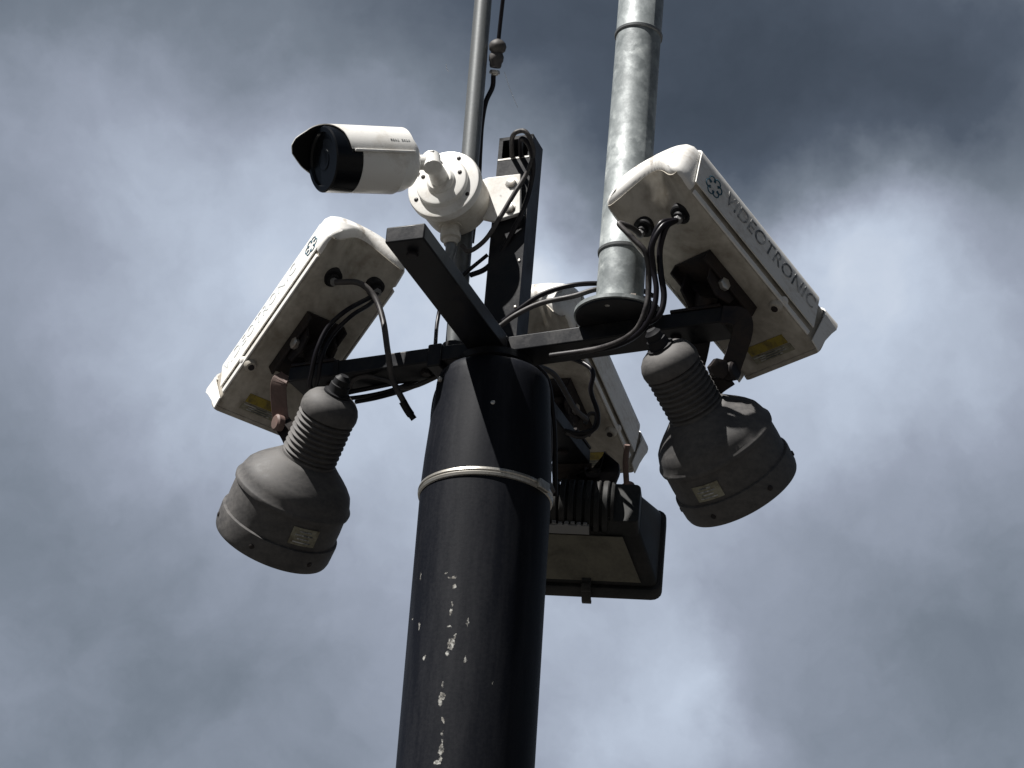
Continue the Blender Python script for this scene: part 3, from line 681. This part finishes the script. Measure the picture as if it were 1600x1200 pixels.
# ------------------------------------------------------------------ junction box and bullet camera
fc = PP(0, hd, 300); NB = B
dc = onplane(693, 288, B, fc + B * 78)                    # centre of the disc
rc_ = dc - B * 76
jb = Thing('junction_box', 'round white junction box bolted to the front of the upright post', 'junction box', rc_)
jb.part(MB().lathe([(0, 52), (2, 55), (10, 56), (60, 58), (61, 61), (64, 61), (66, 60)], rc_, B, 72), 'drum', 'white_shade_dirty')
dk = jb.part(MB().lathe([(62, 0), (62, 60), (63, 62.5), (74, 62.5), (77, 61), (78, 58), (78, 0)], rc_, B, 96), 'lid', 'white_camera')
jb.part(MB().lathe([(74, 0), (74, 44), (84, 44), (87, 42.5), (88, 40), (88, 0)], rc_, B, 72), 'turret', 'white_camera')
for an, rr_, hh_ in ((62, 51, 78), (152, 51, 78), (208, 51, 78), (-30, 51, 78), (95, 34, 88), (20, 34, 88), (160, 34, 88)):
    p = rc_ + B * (hh_ - .5) + (Ba * math.cos(rad(an)) + Z1 * math.sin(rad(an))) * rr_
    jb.part(MB().lathe([(0, 3.6), (1.2, 3.6), (2, 2.4), (2.1, 0)], p, B, 14), 'screw', 'dark_steel')
# back plate with two bolts on the post
pc = PP(-8, hd, 300); q0 = onplane(765, 282, B, fc + B * 2); q1 = onplane(816, 276, B, fc + B * 2); q2 = onplane(816, 337, B, fc + B * 2); q3 = onplane(775, 350, B, fc + B * 2); q4 = onplane(730, 340, B, fc + B * 2); q5 = onplane(722, 300, B, fc + B * 2)
pl = jb.part(MB().loft([[q + B * 1.5 for q in (q0, q1, q2, q3, q4, q5)], [q + B * 10 for q in (q0, q1, q2, q3, q4, q5)]], smooth=False), 'mounting_plate', 'white_camera', 1.5)
for (x, y) in ((800, 287), (797, 326)):
    p = onplane(x, y, B, fc + B * 10)
    jb.part(MB().lathe([(-8, 12), (-4, 12), (-4, 8.8), (5, 8.8), (6, 7), (6, 0)], p, B, 6), 'bolt', 'bolt_metal', .6, parent=pl)
    jb.part(MB().lathe([(-5, 12.5), (1.5, 12.5), (2, 11), (2, 0)], p, B, 28), 'washer', 'bolt_metal', parent=pl)
# gland and elbow under the drum
gb = rc_ + B * 34 - Z1 * 52
gl = jb.part(MB().lathe([(-4, 19), (6, 19), (7, 15), (17, 15), (19, 17), (28, 17), (30, 13), (38, 11), (38, 0)], gb, -Z1 + Ba * .1, 24), 'conduit_gland', 'white_shade_dirty')
jb.part(MB().tube([gb - Z1 * 34 + Ba * 3, gb - Z1 * 48 + Ba * 5, gb - Z1 * 62 + Ba * 2, gb - Z1 * 78 - B * 4], 9, 14), 'conduit_elbow', 'dull_steel', parent=gl)
# bullet camera
hub_p = rc_ + B * 88
el = onplane(675, 254, B, hub_p + B * 48)
bc = Thing('bullet_camera', 'white bullet camera with a dark front and short hood on the round junction box', 'camera', hub_p)
st = bc.part(MB().lathe([(-2, 24), (4, 24), (8, 20), (9, 0)], hub_p, B, 40), 'swivel_base', 'white_camera')
bc.part(MB().tube([hub_p + B * 6, hub_p.lerp(el, .55), el], lambda s_: 15.5 - 3.0 * s_, 28), 'stem', 'white_camera')
fd = (-RT * .999 - UT * .02).normalized() * math.cos(rad(31)) - F * math.sin(rad(31)); fd.normalize()
rearc = onplane(644, 254, F, el)
bc.part(MB().lathe([(-15, 11), (-13, 15), (13, 15), (15, 11)], el, (V(fd).cross(Z1)).normalized() * .4 + Z1, 28), 'knuckle', 'white_camera')
bc.part(MB().cyl(el, rearc + fd * 4, 12.5, 28), 'neck', 'white_camera')
bc.part(MB().lathe([(0, 5), (3, 5), (4, 3.5), (4, 0)], el + UT * 15, UT, 6), 'lock_screw', 'bolt_metal')
BR = 52.0; BLn = 160
bz = (Z1 - fd * Z1.dot(fd)).normalized(); bx = fd.cross(bz).normalized()
bc.part(MB().lathe([(-1, 14), (0, 26), (3, 34), (9, 41), (22, 47.5), (36, BR - 1.5), (38, BR), (BLn - 46, BR)], rearc, fd, 96), 'body', 'white_camera', angle=28)
bc.part(MB().lathe([(BLn - 46, BR - .6), (BLn - 45, BR + .4), (BLn - 2, BR + .4), (BLn, BR - 2), (BLn, BR - 9), (BLn - 4, BR - 11), (BLn - 5, 0)], rearc, fd, 96), 'front_bezel', 'glass_black')
bc.part(MB().lathe([(BLn - 5, 17), (BLn - 2.4, 17), (BLn - 2, 15), (BLn - 2.8, 12), (BLn - 2.8, 0)], rearc, fd, 48), 'lens', 'glass_black')
bc.part(MB().lathe([(BLn - 6, 0), (BLn - 6, BR - 10), (BLn - 3.4, BR - 10.5), (BLn - 3.2, 0)], rearc, fd, 64), 'window', 'glass_black')
# hood: half shell on top, running forward to a beak
hbx = -bx          # hood angles run from the viewer's side over the top to the far side
HT = [(-8, -26), (25, -20), (60, -6), (88, 8), (102, 14), (118, 26), (132, 30), (146, 27), (168, 10), (188, -14)]
def hlen(a):
    for (a0, v0), (a1, v1) in zip(HT, HT[1:]):
        if a <= a1:
            t_ = (a - a0) / (a1 - a0); t_ = t_ * t_ * (3 - 2 * t_) if False else t_; return v0 + (v1 - v0) * t_
    return HT[-1][1]
secs, ins = [], []
for j in range(57):
    ad = -8 + 196 * j / 56; a_ = rad(ad); c_ = hbx * math.cos(a_) + bz * math.sin(a_); ln = BLn + hlen(ad); r_ = BR + 3.6
    secs.append([rearc + fd * 22 + c_ * (r_ - 2), rearc + fd * 22 + c_ * r_, rearc + fd * (ln * .5) + c_ * r_, rearc + fd * ln + c_ * r_, rearc + fd * ln + c_ * (r_ - 1.4), rearc + fd * (ln * .5) + c_ * (r_ - 1.4)])
    ins.append([rearc + fd * (BLn - 40) + c_ * (r_ - 1.7), rearc + fd * (ln - .8) + c_ * (r_ - 1.7), rearc + fd * (ln - .8) + c_ * (r_ - 2.4), rearc + fd * (BLn - 40) + c_ * (r_ - 2.4)])
hood = bc.part(MB().loft(secs, smooth=True), 'hood', 'white_camera', angle=40)
bc.part(MB().loft(ins, smooth=True), 'shade_sheet', 'hood_shade', parent=hood)  # black inner sheet standing in for the shadow under the hood
for k_ in range(9):          # short maker's line printed on the near side
    a_ = rad(12); c_ = hbx * math.cos(a_) + bz * math.sin(a_); q_ = rearc + fd * (62 - k_ * 3.9) + c_ * (BR + 3.9)
    if k_ != 4: bc.part(MB().box(q_, (2.6, 3.6 if k_ % 2 else 2.8, .5), (fd, c_.cross(fd), c_)), 'print_mark', 'print_dark', parent=hood)
# side rail under the hood edge and small lettering
for sx in (-1, 1):
    a_ = rad(-10 if sx > 0 else 190); c_ = bx * math.cos(a_) + bz * math.sin(a_)
    bc.part(MB().strip([rearc + fd * 24 + c_ * (BR + 5), rearc + fd * (BLn - 30) + c_ * (BR + 4)], 4, 5, c_.cross(fd)), 'rail', 'white_camera', 1, parent=hood)

# ------------------------------------------------------------------ cables
CG = 'black cables looped between the devices'
def cable(pts, label, r=4.0, mt='cable_black', name='cable', group=CG):
    P = [at(*p) if not isinstance(p, V) else p for p in pts]
    for i_ in range(1, len(P) - 1): P[i_] = P[i_] + noise.noise_vector(P[i_] * .05) * 3.5
    return single(MB().tube(P, r, 12, 10), name, mt, label, 'cable', P[0], group)
def gland(T, r, d, u, gx, gy): return hl(T, r, d, u, gx, gy + 6, -10)

gL1, gL2 = gland(TL, rL, dL, uL, -30, -127), gland(TL, rL, dL, uL, 46, -140)
gR1, gR2 = gland(TR, rR, dR, uR, 29, -127), gland(TR, rR, dR, uR, -43, -131)
gB1 = gland(TBk, rB, dB, uB, 29, -127)
def dz(p): return (p - CU).dot(F) - FP
l1, l2, r1, r2_ = dz(gL1), dz(gL2), dz(gR1), dz(gR2)
# left housing
cable([gL1, (560, 443, l1 - 14), (585, 464, l1 - 20), (601, 500, 60), (606, 550, 20), (613, 592, 20), (628, 624, 20), (641, 645, 20)], 'grey worn cable from the left housing, its cut end hanging free', 5, 'cable_worn')
single(MB().tube([at(629, 627, 18), at(637, 641, 18), at(647, 655, 18)], lambda t: 6.5 if t < .8 else 5.2, 12), 'cable_end', 'rubber', 'taped stub on the free end of the worn grey cable', 'cable end', at(629, 627, 18))
cable([gL2, (575, 466, l2 - 16), (540, 487, 90), (513, 512, 90), (494, 545, 80), (487, 580, 78), (487, 606, 90), (508, 618, 110), (560, 610, 118), (620, 598, 110)], 'black cable looping from the left housing down past the left arm, outer of the pair', 4)
cable([gL2, (580, 474, l2 - 18), (549, 495, 92), (520, 525, 92), (503, 555, 80), (497, 585, 80), (497, 612, 92), (530, 622, 118), (600, 613, 118), (668, 588, 90)], 'black cable looping from the left housing down past the left arm, inner of the pair', 3.6)
# left lamp
cable([(546, 606, 112), (553, 594, 96), (575, 588, 84), (605, 594, 70), (624, 605, 76), (650, 602, 80), (690, 585, 70)], 'black cable arching from the left round floodlight to the hub', 3.8, 'cable_worn')
cable([(556, 628, 140), (590, 622, 118), (630, 610, 100), (664, 596, 80), (700, 580, 62)], 'black cable sagging under the left arm beside the pole', 3.6)
cable([(762, 398, 150), (722, 432, 150), (694, 466, 140), (684, 500, 120), (680, 542, 60)], 'thin black cable dropping behind the forward arm to the left arm', 3.2)
# right housing bundle
cable([gR1, (1036, 352, r1 - 18), (1022, 382, r1 - 26), (1021, 420, -190), (1025, 455, -200), (1018, 490, -205), (998, 520, -190), (965, 540, -150), (930, 548, -110)], 'black cable hanging from the right housing, foremost of the bundle', 4.2)
cable([gR1, (1032, 350, r1 - 16), (1017, 385, r1 - 16), (1014, 425, -170), (1013, 462, -170), (1014, 492, -175), (1018, 520, -160)], 'black cable hanging straight from the right housing to the right floodlight', 4.2)
cable([gR1, (1040, 356, r1 - 12), (1030, 390, r1 - 10), (1033, 425, -190), (1038, 462, -200), (1028, 492, -205), (1005, 510, -190), (975, 530, -150), (900, 552, -70)], 'black cable bowing furthest out to the right under the right housing', 4.6)
cable([gR2, (985, 356, r2_ - 26), (968, 352, r2_ - 34), (990, 372, -175), (1008, 398, -180), (1014, 440, -180), (1009, 485, -190), (988, 520, -180), (940, 545, -130), (860, 556, -80)], 'grey cable crossing in front of the galvanised mast', 4.2, 'cable_worn')
# pair of arcs behind the galvanised mast
cable([(786, 502, 40), (812, 482, 30), (846, 458, 20), (890, 447, 10), (938, 442, 10), (985, 446, 10), (1020, 462, -20)], 'black cable arching behind the galvanised mast, upper of the pair', 4)
cable([(778, 512, 20), (806, 493, 14), (846, 472, 10), (895, 462, 2), (940, 452, 0), (990, 458, 0), (1026, 480, -40)], 'black cable arching behind the galvanised mast, lower of the pair', 4.2, 'cable_worn')
# post loops
pf = dz(PP(0, hd, 330))
cable([PP(-12, 2, lip + 4), (801, 215, pf - 4), (816, 206, pf - 14), (829, 214, pf - 16), (833, 240, pf - 14), (824, 272, pf - 12), (803, 304, pf - 24), (781, 340, pf - 30), (757, 374, pf - 34), (734, 392, pf - 30), (722, 384, pf - 20)], 'black cable curling out of the open post top and down to the conduit elbow', 4, 'cable_worn')
cable([PP(4, 2, lip + 2), (814, 218, pf - 5), (826, 226, pf - 14), (834, 256, pf - 14), (829, 292, pf - 14), (820, 325, pf - 22), (802, 362, pf - 26), (782, 396, pf - 26), (758, 420, pf - 22), (735, 430, pf - 10)], 'black cable running from the open post top down across the bracket bolts', 4.4)
# mast cable with in-line connector
mdep = dz(onplane(766, 90, Y1, tb_))
cable([(792, -60, mdep), (786, 0, mdep), (781, 34, mdep), (779, 62, mdep)], 'thin black cable above the connector on the thin mast', 3.6)
cn = Thing('cable_connector', 'dark bulbous cable connector hanging beside the thin mast', 'connector', at(778, 62, mdep))
cn.part(MB().lathe([(0, 4), (2, 8), (6, 13), (12, 15.5), (20, 14), (24, 10), (26, 11), (30, 13), (38, 12.5), (42, 10.5), (46, 10.5), (50, 9), (51, 0)], at(779, 61, mdep), (at(773, 112, mdep) - at(779, 61, mdep)), 20), 'sleeve', 'cable_worn')
cn.part(MB().lathe([(0, 8.5), (3, 9.5), (6, 9.5), (7, 6), (9, 5.5), (9, 0)], at(773.2, 110, mdep), (at(773, 112, mdep) - at(779, 61, mdep)), 16), 'nut', 'bolt_metal')
cable([(771, 118, mdep), (768, 135, mdep), (759, 160, mdep - 12), (754, 195, mdep - 12), (750, 240, mdep - 12), (745, 300, mdep - 10), (737, 380, mdep - 8)], 'black cable running down the right side of the thin mast', 4.4)
# drop behind the pole
cable([gB1, (922, 575, 250), (924, 610, 240), (934, 645, 240), (930, 668, 240), (905, 678, 235), (880, 672, 230)], 'black cable hooking under the camera housing behind the pole', 4)
cable([(884, 676, 230), (906, 684, 238), (926, 672, 244), (932, 650, 250), (921, 648, 252), (914, 662, 246)], 'worn cable coil beside the pole head', 3.4, 'cable_worn')
cable([(842, 572, 90), (868, 588, 120), (886, 620, 150), (900, 640, 180), (916, 655, 220)], 'worn cable slanting from the pole head to the rear arm', 4.5, 'cable_worn')
cable([(832, 566, 60), (852, 590, 66), (862, 630, 70), (866, 680, 72), (867, 730, 72), (868, 775, 74)], 'black cable clipped down the right side of the pole head', 4.5)
cable([(826, 566, 50), (846, 600, 40), (857, 650, 36), (859, 700, 32), (856, 745, 30), (864, 768, 60)], 'worn cable hugging the right edge of the pole head', 4, 'cable_worn')
cable([(700, 590, 20), (682, 612, 6), (675, 650, -2), (676, 690, -10), (679, 712, -20), (682, 694, -30), (680, 655, -30), (688, 606, 0)], 'black cable loop hanging down the left edge of the pole head', 3.4)
cable([(980, 695, 255), (979, 722, 262), (979, 756, 272)], 'rust coloured cable entering the top of the rectangular floodlight', 5, 'red_oxide', group=None)
for i_, (p_, q_) in enumerate((((788, 112, mdep), (809, 168, mdep)), ((697, 100, 200), (701, 112, 200)))):
    single(MB().tube([at(*p_), at((p_[0] + q_[0]) / 2 - 1, (p_[1] + q_[1]) / 2 + 1, p_[2]), at(*q_)], .32, 5, 4), 'spider_thread', 'web_white', ('fine spider thread trailing from the connector towards the post', 'tiny floating scrap of spider thread left of the thin mast')[i_], 'thread', at(*p_))
